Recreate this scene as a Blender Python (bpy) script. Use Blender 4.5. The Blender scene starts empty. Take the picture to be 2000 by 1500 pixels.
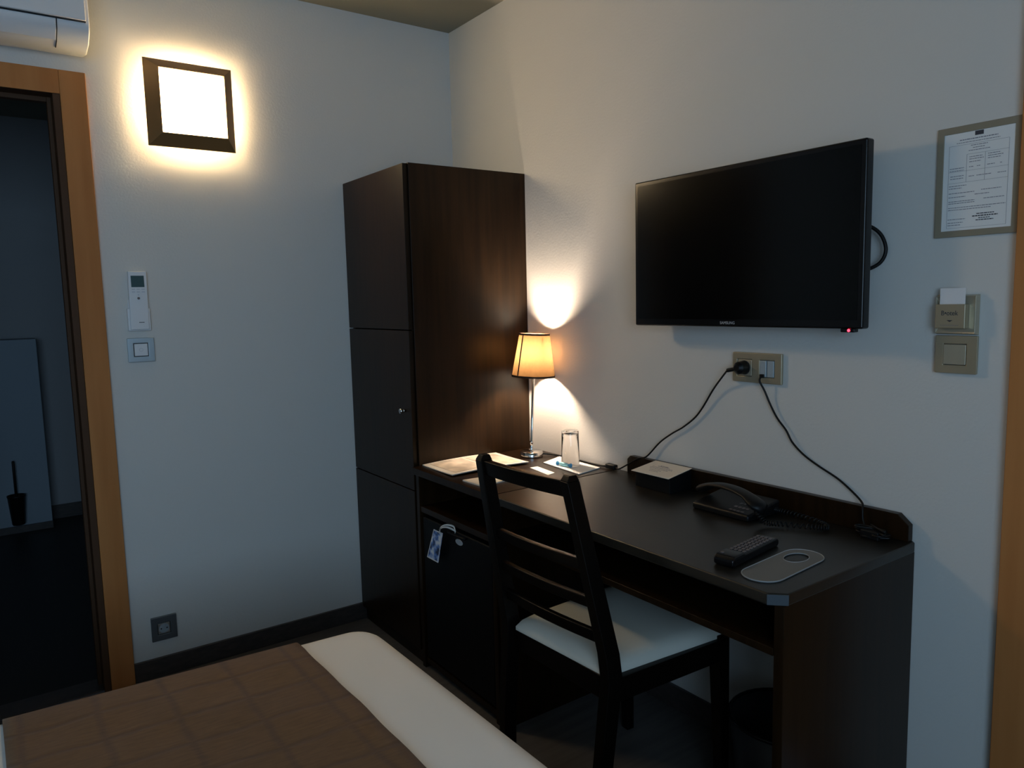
import bpy, bmesh, math, random
from mathutils import Vector, Matrix
S = bpy.context.scene
COL = S.collection
PI = math.pi

# ------------------------------------------------------------------ camera
cd = bpy.data.cameras.new('camera'); cam = bpy.data.objects.new('camera', cd); COL.objects.link(cam)
cd.sensor_fit = 'HORIZONTAL'; cd.sensor_width = 36.0; cd.lens = 36.0 * 1450.6 / 2000.0
cd.clip_start = 0.02
yw, pt, rl = math.radians(54.595), math.radians(-6.356), math.radians(-1.3385)
fw = Vector((math.cos(yw) * math.cos(pt), math.sin(yw) * math.cos(pt), math.sin(pt)))
rt = Vector((math.sin(yw), -math.cos(yw), 0)); up = rt.cross(fw)
rt2 = rt * math.cos(rl) + up * math.sin(rl); up2 = -rt * math.sin(rl) + up * math.cos(rl)
M = Matrix((rt2, up2, -fw)).transposed().to_4x4()
M.translation = Vector((-1.7002, -2.7915, 1.2949))
cam.matrix_world = M
S.camera = cam

# ------------------------------------------------------------------ world, exposure, daylight
S.view_settings.view_transform = 'Standard'; S.view_settings.look = 'None'
S.view_settings.exposure = 0.0; S.view_settings.gamma = 1.0
S.view_settings.use_curve_mapping = False
W = bpy.data.worlds.new('world'); S.world = W; W.use_nodes = True
W.node_tree.nodes['Background'].inputs[0].default_value = (0.30, 0.45, 0.70, 1)
W.node_tree.nodes['Background'].inputs[1].default_value = 1.2

def area(name, loc, rot, sx, sy, power, col):
    l = bpy.data.lights.new(name, 'AREA'); l.shape = 'RECTANGLE'; l.size = sx; l.size_y = sy
    l.energy = power; l.color = col
    o = bpy.data.objects.new(name, l); COL.objects.link(o); o.location = loc; o.rotation_euler = rot
    return o
# dusk daylight coming in through the window behind the camera
DAY = area('window_daylight', (-2.40, -4.16, 1.45), (math.radians(90), 0, 0), 1.7, 1.25, 33.0, (0.46, 0.73, 1.0))

# ------------------------------------------------------------------ materials
def mat(name, col, rough=0.5, metal=0.0, spec=0.5, coat=0.0, coat_r=0.1, noise=None, bump=None,
        trans=0.0, emis=None, estr=0.0, ior=1.45, sheen=0.0):
    m = bpy.data.materials.new(name); m.use_nodes = True
    nt = m.node_tree; b = nt.nodes['Principled BSDF']
    b.inputs['Base Color'].default_value = (*col, 1); b.inputs['Roughness'].default_value = rough
    b.inputs['Metallic'].default_value = metal; b.inputs['Specular IOR Level'].default_value = spec
    b.inputs['Coat Weight'].default_value = coat; b.inputs['Coat Roughness'].default_value = coat_r
    b.inputs['Transmission Weight'].default_value = trans; b.inputs['IOR'].default_value = ior
    b.inputs['Sheen Weight'].default_value = sheen
    if emis: b.inputs['Emission Color'].default_value = (*emis, 1); b.inputs['Emission Strength'].default_value = estr
    tc = nt.nodes.new('ShaderNodeTexCoord')
    if noise:                     # (second colour, scale vector, detail)
        mp = nt.nodes.new('ShaderNodeMapping'); mp.inputs['Scale'].default_value = noise[1]
        nz = nt.nodes.new('ShaderNodeTexNoise'); nz.inputs['Scale'].default_value = 1.0; nz.inputs['Detail'].default_value = noise[2]
        rp = nt.nodes.new('ShaderNodeValToRGB'); rp.color_ramp.elements[0].position = 0.35; rp.color_ramp.elements[1].position = 0.65
        rp.color_ramp.elements[0].color = (*col, 1); rp.color_ramp.elements[1].color = (*noise[0], 1)
        nt.links.new(tc.outputs['Object'], mp.inputs['Vector']); nt.links.new(mp.outputs['Vector'], nz.inputs['Vector'])
        nt.links.new(nz.outputs['Fac'], rp.inputs['Fac']); nt.links.new(rp.outputs['Color'], b.inputs['Base Color'])
    if bump:                      # (scale, strength, distance)
        n2 = nt.nodes.new('ShaderNodeTexNoise'); n2.inputs['Scale'].default_value = bump[0]; n2.inputs['Detail'].default_value = 4
        bp = nt.nodes.new('ShaderNodeBump'); bp.inputs['Strength'].default_value = bump[1]; bp.inputs['Distance'].default_value = bump[2]
        nt.links.new(tc.outputs['Object'], n2.inputs['Vector']); nt.links.new(n2.outputs['Fac'], bp.inputs['Height'])
        nt.links.new(bp.outputs['Normal'], b.inputs['Normal'])
    return m

WALL = mat('wall_plaster', (0.66, 0.64, 0.61), 0.75, spec=0.3, bump=(130, 0.35, 0.0015))
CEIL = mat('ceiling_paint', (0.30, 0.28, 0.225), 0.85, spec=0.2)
FLOOR = mat('dark_floor_tile', (0.085, 0.076, 0.072), 0.45, spec=0.4, noise=((0.115, 0.103, 0.096), (3, 40, 3), 5))
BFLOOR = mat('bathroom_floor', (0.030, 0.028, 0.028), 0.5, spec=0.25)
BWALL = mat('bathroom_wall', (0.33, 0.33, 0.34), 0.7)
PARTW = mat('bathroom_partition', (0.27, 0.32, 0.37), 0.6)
SKIRT = mat('dark_skirting', (0.045, 0.038, 0.036), 0.4, noise=((0.065, 0.052, 0.048), (30, 30, 90), 3))
OAK = mat('light_oak', (0.44, 0.170, 0.052), 0.55, spec=0.15, noise=((0.52, 0.215, 0.070), (22, 22, 1.6), 6))
JAMB = mat('shaded_jamb', (0.075, 0.036, 0.018), 0.6, spec=0.2)  # shade inside the opening is put into this dark brown
WENGE = mat('dark_wenge', (0.011, 0.0050, 0.0017), 0.30, spec=0.24, noise=((0.019, 0.0088, 0.0030), (60, 60, 3), 6))
WENGEH = mat('dark_wenge_top', (0.010, 0.0085, 0.0060), 0.34, spec=0.7, noise=((0.014, 0.012, 0.0085), (60, 3, 60), 6), bump=(260, 0.05, 0.0006))
CHAIRW = mat('black_brown_wood', (0.0035, 0.0022, 0.0015), 0.36, spec=0.22)
BAND = mat('corner_sheen_grey', (0.10, 0.12, 0.14), 0.35, metal=0.6)  # window light caught by the cut desk corner, put into the colour
LEATH = mat('cream_leatherette', (0.62, 0.60, 0.53), 0.5, bump=(300, 0.1, 0.001))
BLKPL = mat('black_plastic', (0.0055, 0.0055, 0.006), 0.42, spec=0.3)
BLKGL = mat('black_gloss_plastic', (0.004, 0.004, 0.005), 0.22, spec=0.4)
SCREEN = mat('tv_screen_glass', (0.002, 0.002, 0.002), 0.16, spec=0.32)
FRIDGE = mat('fridge_black', (0.0035, 0.0035, 0.004), 0.5, spec=0.2)
CHROME = mat('chrome', (0.75, 0.74, 0.73), 0.12, metal=1.0)
STEEL = mat('brushed_silver', (0.62, 0.61, 0.58), 0.33, metal=0.85)
STEELB = mat('silver_plastic', (0.42, 0.49, 0.54), 0.38, metal=0.35)
CHAMP = mat('champagne_metal', (0.46, 0.395, 0.28), 0.36, metal=0.6)
CHAMPL = mat('champagne_light', (0.50, 0.44, 0.33), 0.32, metal=0.5)
DKPLATE = mat('dark_steel_plate', (0.16, 0.18, 0.20), 0.35, metal=0.6)
WHPL = mat('white_plastic', (0.74, 0.74, 0.76), 0.4)
WHPL2 = mat('white_button', (0.55, 0.57, 0.62), 0.5)
GAP = mat('dark_gap', (0.02, 0.02, 0.022), 0.8)
LCD = mat('lcd_green', (0.05, 0.10, 0.11), 0.2)
INK = mat('printed_ink', (0.05, 0.05, 0.06), 0.8)
INKG = mat('printed_ink_grey', (0.22, 0.22, 0.26), 0.8)
PAPER = mat('white_paper', (0.80, 0.79, 0.78), 0.8, spec=0.2)
PAPERB = mat('cream_paper', (0.80, 0.74, 0.66), 0.6, spec=0.3)
TAUPE = mat('taupe_mount', (0.27, 0.23, 0.165), 0.5)
BRONZE = mat('bronze_frame', (0.22, 0.12, 0.045), 0.35, metal=0.2, spec=0.5)
SHEET = mat('white_sheet', (0.88, 0.85, 0.81), 0.85, spec=0.15, bump=(7, 0.25, 0.01), sheen=0.2)
BLUEF = mat('blue_foil', (0.05, 0.28, 0.55), 0.25, spec=0.6)
CYANF = mat('light_blue_wrapper', (0.30, 0.66, 0.74), 0.3)
RIBBON = mat('white_ribbon', (0.75, 0.73, 0.68), 0.6)
GREYC = mat('grey_card', (0.17, 0.17, 0.165), 0.45)
GREYE = mat('grey_card_edge', (0.36, 0.37, 0.38), 0.4)
BTN = mat('button_grey', (0.16, 0.13, 0.125), 0.5)
BIN = mat('bin_black_metal', (0.014, 0.014, 0.016), 0.45)
REDLED = mat('red_led', (0.4, 0.0, 0.0), 0.4, emis=(1.0, 0.03, 0.06), estr=6.0)
PANEL = mat('lamp_panel_lit', (0.9, 0.85, 0.75), 0.5, emis=(1.0, 0.74, 0.43), estr=50.0)
GLOW = mat('lamp_side_lit', (0.9, 0.85, 0.75), 0.5, emis=(1.0, 0.78, 0.33), estr=34.0)
BULB = mat('bulb_lit', (0.9, 0.85, 0.75), 0.5, emis=(1.0, 0.79, 0.58), estr=1550.0)
LOGO = mat('logo_silver', (0.45, 0.46, 0.48), 0.4)
DECK = mat('bed_base_fabric', (0.05, 0.04, 0.035), 0.8)

def glass_mat():
    m = mat('clear_glass', (1, 1, 1), 0.02, trans=1.0, ior=1.45, bump=(90, 0.12, 0.001))
    return m
GLASS = glass_mat()
def pane_mat():
    m = bpy.data.materials.new('window_glass'); m.use_nodes = True; nt = m.node_tree
    nt.nodes.remove(nt.nodes['Principled BSDF'])
    t = nt.nodes.new('ShaderNodeBsdfTransparent'); g = nt.nodes.new('ShaderNodeBsdfGlossy'); g.inputs['Roughness'].default_value = 0.02
    x = nt.nodes.new('ShaderNodeMixShader'); x.inputs[0].default_value = 0.06
    nt.links.new(t.outputs[0], x.inputs[1]); nt.links.new(g.outputs[0], x.inputs[2])
    nt.links.new(x.outputs[0], nt.nodes['Material Output'].inputs[0]); return m
PANE = pane_mat()
def shade_mat():
    m = bpy.data.materials.new('lampshade_fabric'); m.use_nodes = True; nt = m.node_tree
    nt.nodes.remove(nt.nodes['Principled BSDF'])
    tc = nt.nodes.new('ShaderNodeTexCoord'); n = nt.nodes.new('ShaderNodeTexNoise'); n.inputs['Scale'].default_value = 130
    nt.links.new(tc.outputs['Object'], n.inputs['Vector'])
    rp = nt.nodes.new('ShaderNodeValToRGB')
    rp.color_ramp.elements[0].color = (0.031, 0.0160, 0.0062, 1); rp.color_ramp.elements[1].color = (0.043, 0.0230, 0.0092, 1)
    nt.links.new(n.outputs['Fac'], rp.inputs['Fac'])
    d = nt.nodes.new('ShaderNodeBsdfDiffuse'); t = nt.nodes.new('ShaderNodeBsdfTranslucent')
    x = nt.nodes.new('ShaderNodeMixShader'); x.inputs[0].default_value = 0.42
    nt.links.new(rp.outputs[0], d.inputs[0]); nt.links.new(rp.outputs[0], t.inputs[0])
    nt.links.new(d.outputs[0], x.inputs[1]); nt.links.new(t.outputs[0], x.inputs[2])
    nt.links.new(x.outputs[0], nt.nodes['Material Output'].inputs[0]); return m
SHADE = shade_mat()
SHADETRIM = mat('shade_trim', (0.05, 0.022, 0.010), 0.7)

def runner_mat():
    m = mat('brown_runner_weave', (0.19, 0.13, 0.08), 0.85, spec=0.15, sheen=0.15); nt = m.node_tree; b = nt.nodes['Principled BSDF']
    tc = nt.nodes.new('ShaderNodeTexCoord')
    ns = nt.nodes.new('ShaderNodeTexNoise'); ns.inputs['Scale'].default_value = 9; ns.inputs['Detail'].default_value = 3
    mx = nt.nodes.new('ShaderNodeMixRGB'); mx.blend_type = 'LINEAR_LIGHT'; mx.inputs[0].default_value = 0.012
    nt.links.new(tc.outputs['UV'], mx.inputs[1]); nt.links.new(ns.outputs['Color'], mx.inputs[2]); nt.links.new(tc.outputs['UV'], ns.inputs['Vector'])
    br = nt.nodes.new('ShaderNodeTexBrick'); br.offset = 0.0; br.inputs['Scale'].default_value = 1.0
    br.inputs['Brick Width'].default_value = 0.125; br.inputs['Row Height'].default_value = 0.105
    br.inputs['Mortar Size'].default_value = 0.012; br.inputs['Mortar Smooth'].default_value = 1.0
    br.inputs['Color1'].default_value = (0.165, 0.086, 0.030, 1); br.inputs['Color2'].default_value = (0.150, 0.078, 0.028, 1)
    br.inputs['Mortar'].default_value = (0.125, 0.066, 0.030, 1)
    nt.links.new(mx.outputs[0], br.inputs['Vector'])
    wv = nt.nodes.new('ShaderNodeTexNoise'); wv.inputs['Scale'].default_value = 1.0; wv.inputs['Detail'].default_value = 4
    mp = nt.nodes.new('ShaderNodeMapping'); mp.inputs['Scale'].default_value = (25, 160, 25)
    nt.links.new(tc.outputs['UV'], mp.inputs['Vector']); nt.links.new(mp.outputs[0], wv.inputs['Vector'])
    m2 = nt.nodes.new('ShaderNodeMixRGB'); m2.blend_type = 'OVERLAY'; m2.inputs[0].default_value = 0.35
    nt.links.new(br.outputs['Color'], m2.inputs[1]); nt.links.new(wv.outputs['Fac'], m2.inputs[2])
    nt.links.new(m2.outputs[0], b.inputs['Base Color'])
    bp = nt.nodes.new('ShaderNodeBump'); bp.inputs['Strength'].default_value = 0.25; bp.inputs['Distance'].default_value = 0.003; bp.invert = True
    nt.links.new(br.outputs['Fac'], bp.inputs['Height']); nt.links.new(bp.outputs['Normal'], b.inputs['Normal'])
    return m
RUNNER = runner_mat()
def picture_mat(name, c0, c1, c2, sc):
    m = mat(name, c0, 0.45, spec=0.4); nt = m.node_tree; b = nt.nodes['Principled BSDF']
    tc = nt.nodes.new('ShaderNodeTexCoord'); n = nt.nodes.new('ShaderNodeTexNoise'); n.inputs['Scale'].default_value = sc; n.inputs['Detail'].default_value = 3
    rp = nt.nodes.new('ShaderNodeValToRGB'); cr = rp.color_ramp
    cr.elements[0].position = 0.38; cr.elements[0].color = (*c0, 1); cr.elements[1].position = 0.62; cr.elements[1].color = (*c2, 1)
    e = cr.elements.new(0.5); e.color = (*c1, 1)
    nt.links.new(tc.outputs['Object'], n.inputs['Vector']); nt.links.new(n.outputs['Fac'], rp.inputs['Fac']); nt.links.new(rp.outputs[0], b.inputs['Base Color'])
    return m
MAGPIC = picture_mat('brochure_picture', (0.45, 0.38, 0.31), (0.62, 0.52, 0.42), (0.80, 0.68, 0.56), 14)
TAGPIC = picture_mat('tag_picture', (0.02, 0.03, 0.07), (0.12, 0.25, 0.60), (0.70, 0.76, 0.85), 38)

# ------------------------------------------------------------------ mesh helpers
def B(): return bmesh.new()
def box(bm, x0, x1, y0, y1, z0, z1):
    vs = [bm.verts.new((x, y, z)) for x in (x0, x1) for y in (y0, y1) for z in (z0, z1)]
    for f in ((0, 1, 3, 2), (4, 6, 7, 5), (0, 4, 5, 1), (2, 3, 7, 6), (0, 2, 6, 4), (1, 5, 7, 3)):
        bm.faces.new([vs[i] for i in f])
    return vs
def prism(bm, pts, axis, a, b):
    """extrude a 2D outline along an axis; pts in the other two axes, in order"""
    def P(p, t):
        return {0: (t, p[0], p[1]), 1: (p[0], t, p[1]), 2: (p[0], p[1], t)}[axis]
    A = [bm.verts.new(P(p, a)) for p in pts]; Bv = [bm.verts.new(P(p, b)) for p in pts]
    bm.faces.new(A); bm.faces.new(Bv[::-1])
    for i in range(len(pts)):
        j = (i + 1) % len(pts); bm.faces.new([A[j], A[i], Bv[i], Bv[j]])
def hexa(bm, lo, hi):
    """box from 4 lower and 4 upper corners"""
    a = [bm.verts.new(p) for p in lo]; b = [bm.verts.new(p) for p in hi]
    bm.faces.new(a[::-1]); bm.faces.new(b)
    for i in range(4): bm.faces.new([a[i], a[(i + 1) % 4], b[(i + 1) % 4], b[i]])
def bar(bm, pts, w, d, rot=0.0):
    """rectangular bar through 3D points; w along local x, d along local y (rotated by rot)"""
    rings = []
    c, s = math.cos(rot), math.sin(rot)
    for k, p in enumerate(pts):
        ww = w[k] if isinstance(w, (list, tuple)) else w; dd = d[k] if isinstance(d, (list, tuple)) else d
        r = []
        for sx, sy in ((-1, -1), (1, -1), (1, 1), (-1, 1)):
            x, y = sx * ww / 2, sy * dd / 2
            r.append(bm.verts.new((p[0] + x * c - y * s, p[1] + x * s + y * c, p[2])))
        rings.append(r)
    bm.faces.new(rings[0][::-1]); bm.faces.new(rings[-1])
    for a, b in zip(rings, rings[1:]):
        for i in range(4): bm.faces.new([a[i], a[(i + 1) % 4], b[(i + 1) % 4], b[i]])
def lathe(bm, prof, c=(0, 0, 0), n=40, cap=True):
    rings = []
    for r, z in prof:
        rings.append([bm.verts.new((c[0] + r * math.cos(2 * PI * i / n), c[1] + r * math.sin(2 * PI * i / n), c[2] + z)) for i in range(n)])
    for a, b in zip(rings, rings[1:]):
        for i in range(n): bm.faces.new([a[i], a[(i + 1) % n], b[(i + 1) % n], b[i]])
    if cap:
        bm.faces.new(rings[0][::-1]); bm.faces.new(rings[-1])
def smoothpts(P, sub=8):
    P = [Vector(p) for p in P]; out = []
    for i in range(len(P) - 1):
        p0 = P[max(i - 1, 0)]; p1 = P[i]; p2 = P[i + 1]; p3 = P[min(i + 2, len(P) - 1)]
        for k in range(sub):
            t = k / sub
            out.append(0.5 * ((2 * p1) + (p2 - p0) * t + (2 * p0 - 5 * p1 + 4 * p2 - p3) * t * t + (3 * p1 - p0 - 3 * p2 + p3) * t ** 3))
    out.append(P[-1]); return out
def tube(bm, P, r, n=8, sub=8, rr=None):
    P = smoothpts(P, sub); rings = []; nrm = None
    for i, p in enumerate(P):
        t = (P[min(i + 1, len(P) - 1)] - P[max(i - 1, 0)]).normalized()
        if nrm is None: nrm = t.orthogonal().normalized()
        nrm = (nrm - t * nrm.dot(t)).normalized(); bn = t.cross(nrm)
        R = r if rr is None else rr(i / (len(P) - 1))
        rings.append([bm.verts.new(p + (nrm * math.cos(2 * PI * k / n) + bn * math.sin(2 * PI * k / n)) * R) for k in range(n)])
    for a, b in zip(rings, rings[1:]):
        for k in range(n): bm.faces.new([a[k], a[(k + 1) % n], b[(k + 1) % n], b[k]])
    bm.faces.new(rings[0][::-1]); bm.faces.new(rings[-1])
def cyl(bm, c, r, h, axis, n=28, r2=None):
    """cylinder from point c along an axis (0,1,2) by h"""
    r2 = r if r2 is None else r2; rings = []
    for R, t in ((r, 0), (r2, h)):
        ring = []
        for i in range(n):
            a = 2 * PI * i / n; u, v = R * math.cos(a), R * math.sin(a)
            ring.append(bm.verts.new({0: (c[0] + t, c[1] + u, c[2] + v), 1: (c[0] + u, c[1] + t, c[2] + v), 2: (c[0] + u, c[1] + v, c[2] + t)}[axis]))
        rings.append(ring)
    for i in range(n): bm.faces.new([rings[0][i], rings[0][(i + 1) % n], rings[1][(i + 1) % n], rings[1][i]])
    bm.faces.new(rings[0][::-1]); bm.faces.new(rings[1])

ROOTM = {}
def root_of(o):
    while o.parent: o = o.parent
    return o
def obj(name, bm, m, parent=None, bevel=0.0, seg=2, smooth=False, local=False, label=None):
    """link a bmesh as one object; with a parent, world coordinates are turned into the thing's own unless local"""
    bmesh.ops.recalc_face_normals(bm, faces=bm.faces)
    if parent is not None and not local:
        bm.transform(ROOTM[root_of(parent).name].inverted())
    me = bpy.data.meshes.new(name); bm.to_mesh(me); bm.free()
    o = bpy.data.objects.new(name, me); COL.objects.link(o)
    me.materials.append(m)
    if parent is not None: o.parent = parent
    if bevel > 0:
        bv = o.modifiers.new('bevel', 'BEVEL'); bv.width = bevel; bv.segments = seg; bv.limit_method = 'ANGLE'; bv.angle_limit = math.radians(40)
        smooth = True
    if smooth:
        for p in me.polygons: p.use_smooth = True
        if bevel > 0:
            wn = o.modifiers.new('wn', 'WEIGHTED_NORMAL'); wn.keep_sharp = True
    if label: o['label'] = label
    return o
def thing(name, label, cat, loc=(0, 0, 0), rz=0.0, group=None, rot=None):
    o = bpy.data.objects.new(name, None); COL.objects.link(o); o.empty_display_size = 0.05
    o.location = loc; o.rotation_euler = rot if rot else (0, 0, rz)
    o['label'] = label; o['category'] = cat
    if group: o['group'] = group
    from mathutils import Euler
    ROOTM[o.name] = Matrix.Translation(loc) @ Euler(o.rotation_euler).to_matrix().to_4x4()
    return o
def tag(o, label, cat, group=None):
    o['label'] = label; o['category'] = cat
    if group: o['group'] = group
    return o
def struct(name, bm, m, bevel=0.0):
    o = obj(name, bm, m, bevel=bevel); o['kind'] = 'structure'
    ROOTM[o.name] = Matrix.Identity(4)
    return o
def text_mesh(name, body, size, m, mtx, parent, ext=0.0002, sx=1.0):
    cu = bpy.data.curves.new(name, 'FONT'); cu.body = body; cu.size = size; cu.align_x = 'CENTER'; cu.align_y = 'CENTER'; cu.extrude = ext
    t = bpy.data.objects.new(name + '_curve', cu); COL.objects.link(t)
    dg = bpy.context.evaluated_depsgraph_get(); me = bpy.data.meshes.new_from_object(t.evaluated_get(dg))
    bpy.data.objects.remove(t)
    bm = B(); bm.from_mesh(me); bpy.data.meshes.remove(me)
    bm.transform(mtx @ Matrix.Diagonal((sx, 1, 1, 1)))
    return obj(name, bm, m, parent)
# text frames: on the right wall the reader looks along +x, text runs along -y; on the left wall he looks along +y, text runs along +x
def on_right(x, y, z): return Matrix.Translation((x, y, z)) @ Matrix(((0, 0, -1), (-1, 0, 0), (0, 1, 0))).to_4x4()
def on_left(x, y, z): return Matrix.Translation((x, y, z)) @ Matrix(((1, 0, 0), (0, 0, -1), (0, 1, 0))).to_4x4()

# ------------------------------------------------------------------ setting
H = 2.418
DX0, DX1, DH = -2.22, -1.44, 1.99            # opening to the bathroom in the left wall
bm = B(); box(bm, -3.4, 0, -4.2, 0, -0.05, 0); struct('floor', bm, FLOOR)
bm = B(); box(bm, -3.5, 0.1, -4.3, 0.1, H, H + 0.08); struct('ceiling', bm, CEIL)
bm = B()
box(bm, DX1, 0.1, 0, 0.1, 0, H); box(bm, -3.5, DX0, 0, 0.1, 0, H); box(bm, DX0, DX1, 0, 0.1, DH, H)
struct('wall_left', bm, WALL)
bm = B(); box(bm, 0, 0.1, -2.23, 0, 0, H); box(bm, 0, 0.1, -4.2, -3.06, 0, H); box(bm, 0, 0.1, -3.06, -2.23, 2.05, H)
struct('wall_right', bm, WALL)
bm = B(); box(bm, -3.5, -3.4, -4.2, 0, 0, H); struct('wall_far_left', bm, WALL)
bm = B()     # wall with the window, behind the camera
WX0, WX1, WZ0, WZ1 = -3.25, -1.55, 0.82, 2.08
box(bm, -3.5, WX0, -4.3, -4.2, 0, H); box(bm, WX1, 0.1, -4.3, -4.2, 0, H)
box(bm, WX0, WX1, -4.3, -4.2, 0, WZ0); box(bm, WX0, WX1, -4.3, -4.2, WZ1, H)
struct('wall_back', bm, WALL)
bm = B()
for a, b, c, d in ((WX0, WX1, WZ0, WZ0 + .05), (WX0, WX1, WZ1 - .05, WZ1), (WX0, WX0 + .05, WZ0 + .05, WZ1 - .05), (WX1 - .05, WX1, WZ0 + .05, WZ1 - .05), (-2.425, -2.375, WZ0 + .05, WZ1 - .05)):
    box(bm, a, b, -4.27, -4.22, c, d)
wn = struct('window_1', bm, WHPL)
bm = B(); box(bm, WX0 + .05, WX1 - .05, -4.25, -4.246, WZ0 + .05, WZ1 - .05); obj('pane', bm, PANE, wn)
# skirting
bm = B(); box(bm, -1.366, -0.490, -0.012, 0, 0, 0.069); struct('baseboard_left', bm, SKIRT, 0.002)
bm = B(); box(bm, -0.012, 0, -2.158, -0.516, 0, 0.075); struct('baseboard_right', bm, SKIRT, 0.002)
# oak trim of the bathroom opening, its inner lining darkened for shade
def casing(name, a, b, face, depth0, depth1, top, w, axis):
    """architrave pieces round an opening a..b; returns the door frame object"""
    bm = B()
    if axis == 0:
        box(bm, b, b + w, face, depth0, 0, top); box(bm, a - w, a, face, depth0, 0, top); box(bm, a, b, face, depth0, top - w, top)
    else:
        box(bm, face, depth0, b, b + w, 0, top); box(bm, face, depth0, a - w, a, 0, top); box(bm, face, depth0, a, b, top - w, top)
    return bm
f1 = B()
box(f1, -1.437, -1.363, -0.016, 0.0, 0, 2.047); box(f1, -2.297, -2.223, -0.016, 0.0, 0, 2.047); box(f1, -2.223, -1.437, -0.016, 0.0, 1.973, 2.047)
trim1 = struct('trim_1', f1, OAK, 0.002)
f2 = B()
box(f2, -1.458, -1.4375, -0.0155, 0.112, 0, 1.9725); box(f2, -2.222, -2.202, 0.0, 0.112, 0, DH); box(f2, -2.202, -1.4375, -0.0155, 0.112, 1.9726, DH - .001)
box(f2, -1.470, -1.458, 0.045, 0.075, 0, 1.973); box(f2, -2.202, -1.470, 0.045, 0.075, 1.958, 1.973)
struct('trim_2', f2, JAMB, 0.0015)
bm = B(); box(bm, -2.202, -1.458, 0.0, 0.10, 0, 0.006); struct('trim_3', bm, SKIRT, 0.001)
# entrance door on the right wall
bm = B()
box(bm, -0.018, 0, -2.232, -2.158, 0, 2.12); box(bm, -0.018, 0, -3.13, -3.058, 0, 2.12); box(bm, -0.018, 0, -3.058, -2.232, 2.05, 2.12)
box(bm, -0.0175, 0.1, -2.250, -2.2305, 0, 2.0495); box(bm, -0.0175, 0.1, -3.0595, -3.040, 0, 2.0495); box(bm, -0.0175, 0.1, -3.040, -2.250, 2.030, 2.0495)
d1 = struct('door_1', bm, OAK, 0.002)
bm = B(); box(bm, 0.02, 0.06, -3.038, -2.252, 0.005, 2.028); obj('leaf', bm, OAK, d1, 0.002)
bm = B(); cyl(bm, (0.022, -2.30, 1.02), 0.025, -0.008, 0); tube(bm, [(0.02, -2.30, 1.02), (-0.02, -2.30, 1.02), (-0.03, -2.32, 1.02), (-0.03, -2.42, 1.02)], 0.009)
obj('handle', bm, CHROME, d1, smooth=True)
# bathroom beyond the opening
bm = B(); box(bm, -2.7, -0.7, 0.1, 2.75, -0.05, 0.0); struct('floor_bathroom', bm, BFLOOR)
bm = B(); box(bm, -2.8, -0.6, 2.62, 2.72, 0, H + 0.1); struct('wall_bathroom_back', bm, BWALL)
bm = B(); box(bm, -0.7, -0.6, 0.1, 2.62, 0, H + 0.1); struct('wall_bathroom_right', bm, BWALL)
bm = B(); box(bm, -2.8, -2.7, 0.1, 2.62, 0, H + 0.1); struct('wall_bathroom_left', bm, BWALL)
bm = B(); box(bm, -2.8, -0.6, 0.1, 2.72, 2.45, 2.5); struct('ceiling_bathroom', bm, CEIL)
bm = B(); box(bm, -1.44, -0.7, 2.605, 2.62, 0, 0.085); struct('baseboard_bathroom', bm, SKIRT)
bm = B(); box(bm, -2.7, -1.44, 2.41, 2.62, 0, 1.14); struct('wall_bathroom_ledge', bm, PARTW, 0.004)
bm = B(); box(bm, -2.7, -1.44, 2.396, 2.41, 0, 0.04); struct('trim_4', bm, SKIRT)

# ------------------------------------------------------------------ wardrobe
WD, WW, WH = -0.507, -0.515, 1.766
t = thing('wardrobe', 'tall dark brown wooden wardrobe in the corner beside the desk', 'wardrobe', (-0.2535, -0.258, 0))
bm = B()
box(bm, -0.489, -0.002, WW, WW + 0.02, 0, WH); box(bm, -0.489, -0.002, -0.022, -0.002, 0, WH)
box(bm, -0.489, -0.002, WW + .02, -0.022, WH - 0.02, WH); box(bm, -0.489, -0.002, WW + .02, -0.022, 0.05, 0.07); box(bm, -0.010, -0.002, WW + .02, -0.022, 0.07, WH - .02)
obj('body', bm, WENGE, t, 0.0012)
bm = B(); box(bm, -0.492, -0.480, WW + 0.02, -0.022, 0, 0.05); obj('plinth', bm, WENGE, t)
for z0, z1 in ((0.055, 0.638), (0.642, 1.202), (1.206, WH - 0.002)):
    bm = B(); box(bm, WD, -0.490, WW + 0.008, -0.006, z0, z1); dr = obj('door', bm, WENGE, t, 0.0012)
    if z0 > 0.6 and z0 < 1:
        bm = B(); cyl(bm, (WD, -0.462, 0.921), 0.005, -0.012, 0, r2=0.005); cyl(bm, (WD - 0.012, -0.462, 0.921), 0.007, -0.010, 0, r2=0.009)
        obj('knob', bm, CHROME, dr, smooth=True, label='small silver knob')

# ------------------------------------------------------------------ minibar cabinet
DT = 0.729; YC = -1.008
t = thing('minibar_cabinet', 'low dark wooden cabinet between wardrobe and desk, housing the minibar fridge', 'cabinet', (-0.26, -0.76, 0))
bm = B(); box(bm, -0.520, -0.002, YC + 0.0015, WW - 0.0015, DT - 0.024, DT); obj('top', bm, WENGE, t, 0.002)
for y0, y1 in ((YC + 0.002, YC + 0.022), (WW - 0.022, WW - 0.002)):
    bm = B(); box(bm, -0.505, -0.004, y0, y1, 0, DT - 0.024); obj('side_panel', bm, WENGE, t, 0.001)
bm = B(); box(bm, -0.502, -0.03, YC + 0.022, WW - 0.022, 0.572, 0.592); obj('shelf', bm, WENGE, t, 0.001)
bm = B(); box(bm, -0.03, -0.022, YC + 0.022, WW - 0.022, 0.02, DT - .024); obj('back_panel', bm, WENGE, t)
bm = B(); box(bm, -0.50, -0.03, YC + 0.022, WW - 0.022, 0.02, 0.038); obj('floor_panel', bm, WENGE, t)
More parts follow.
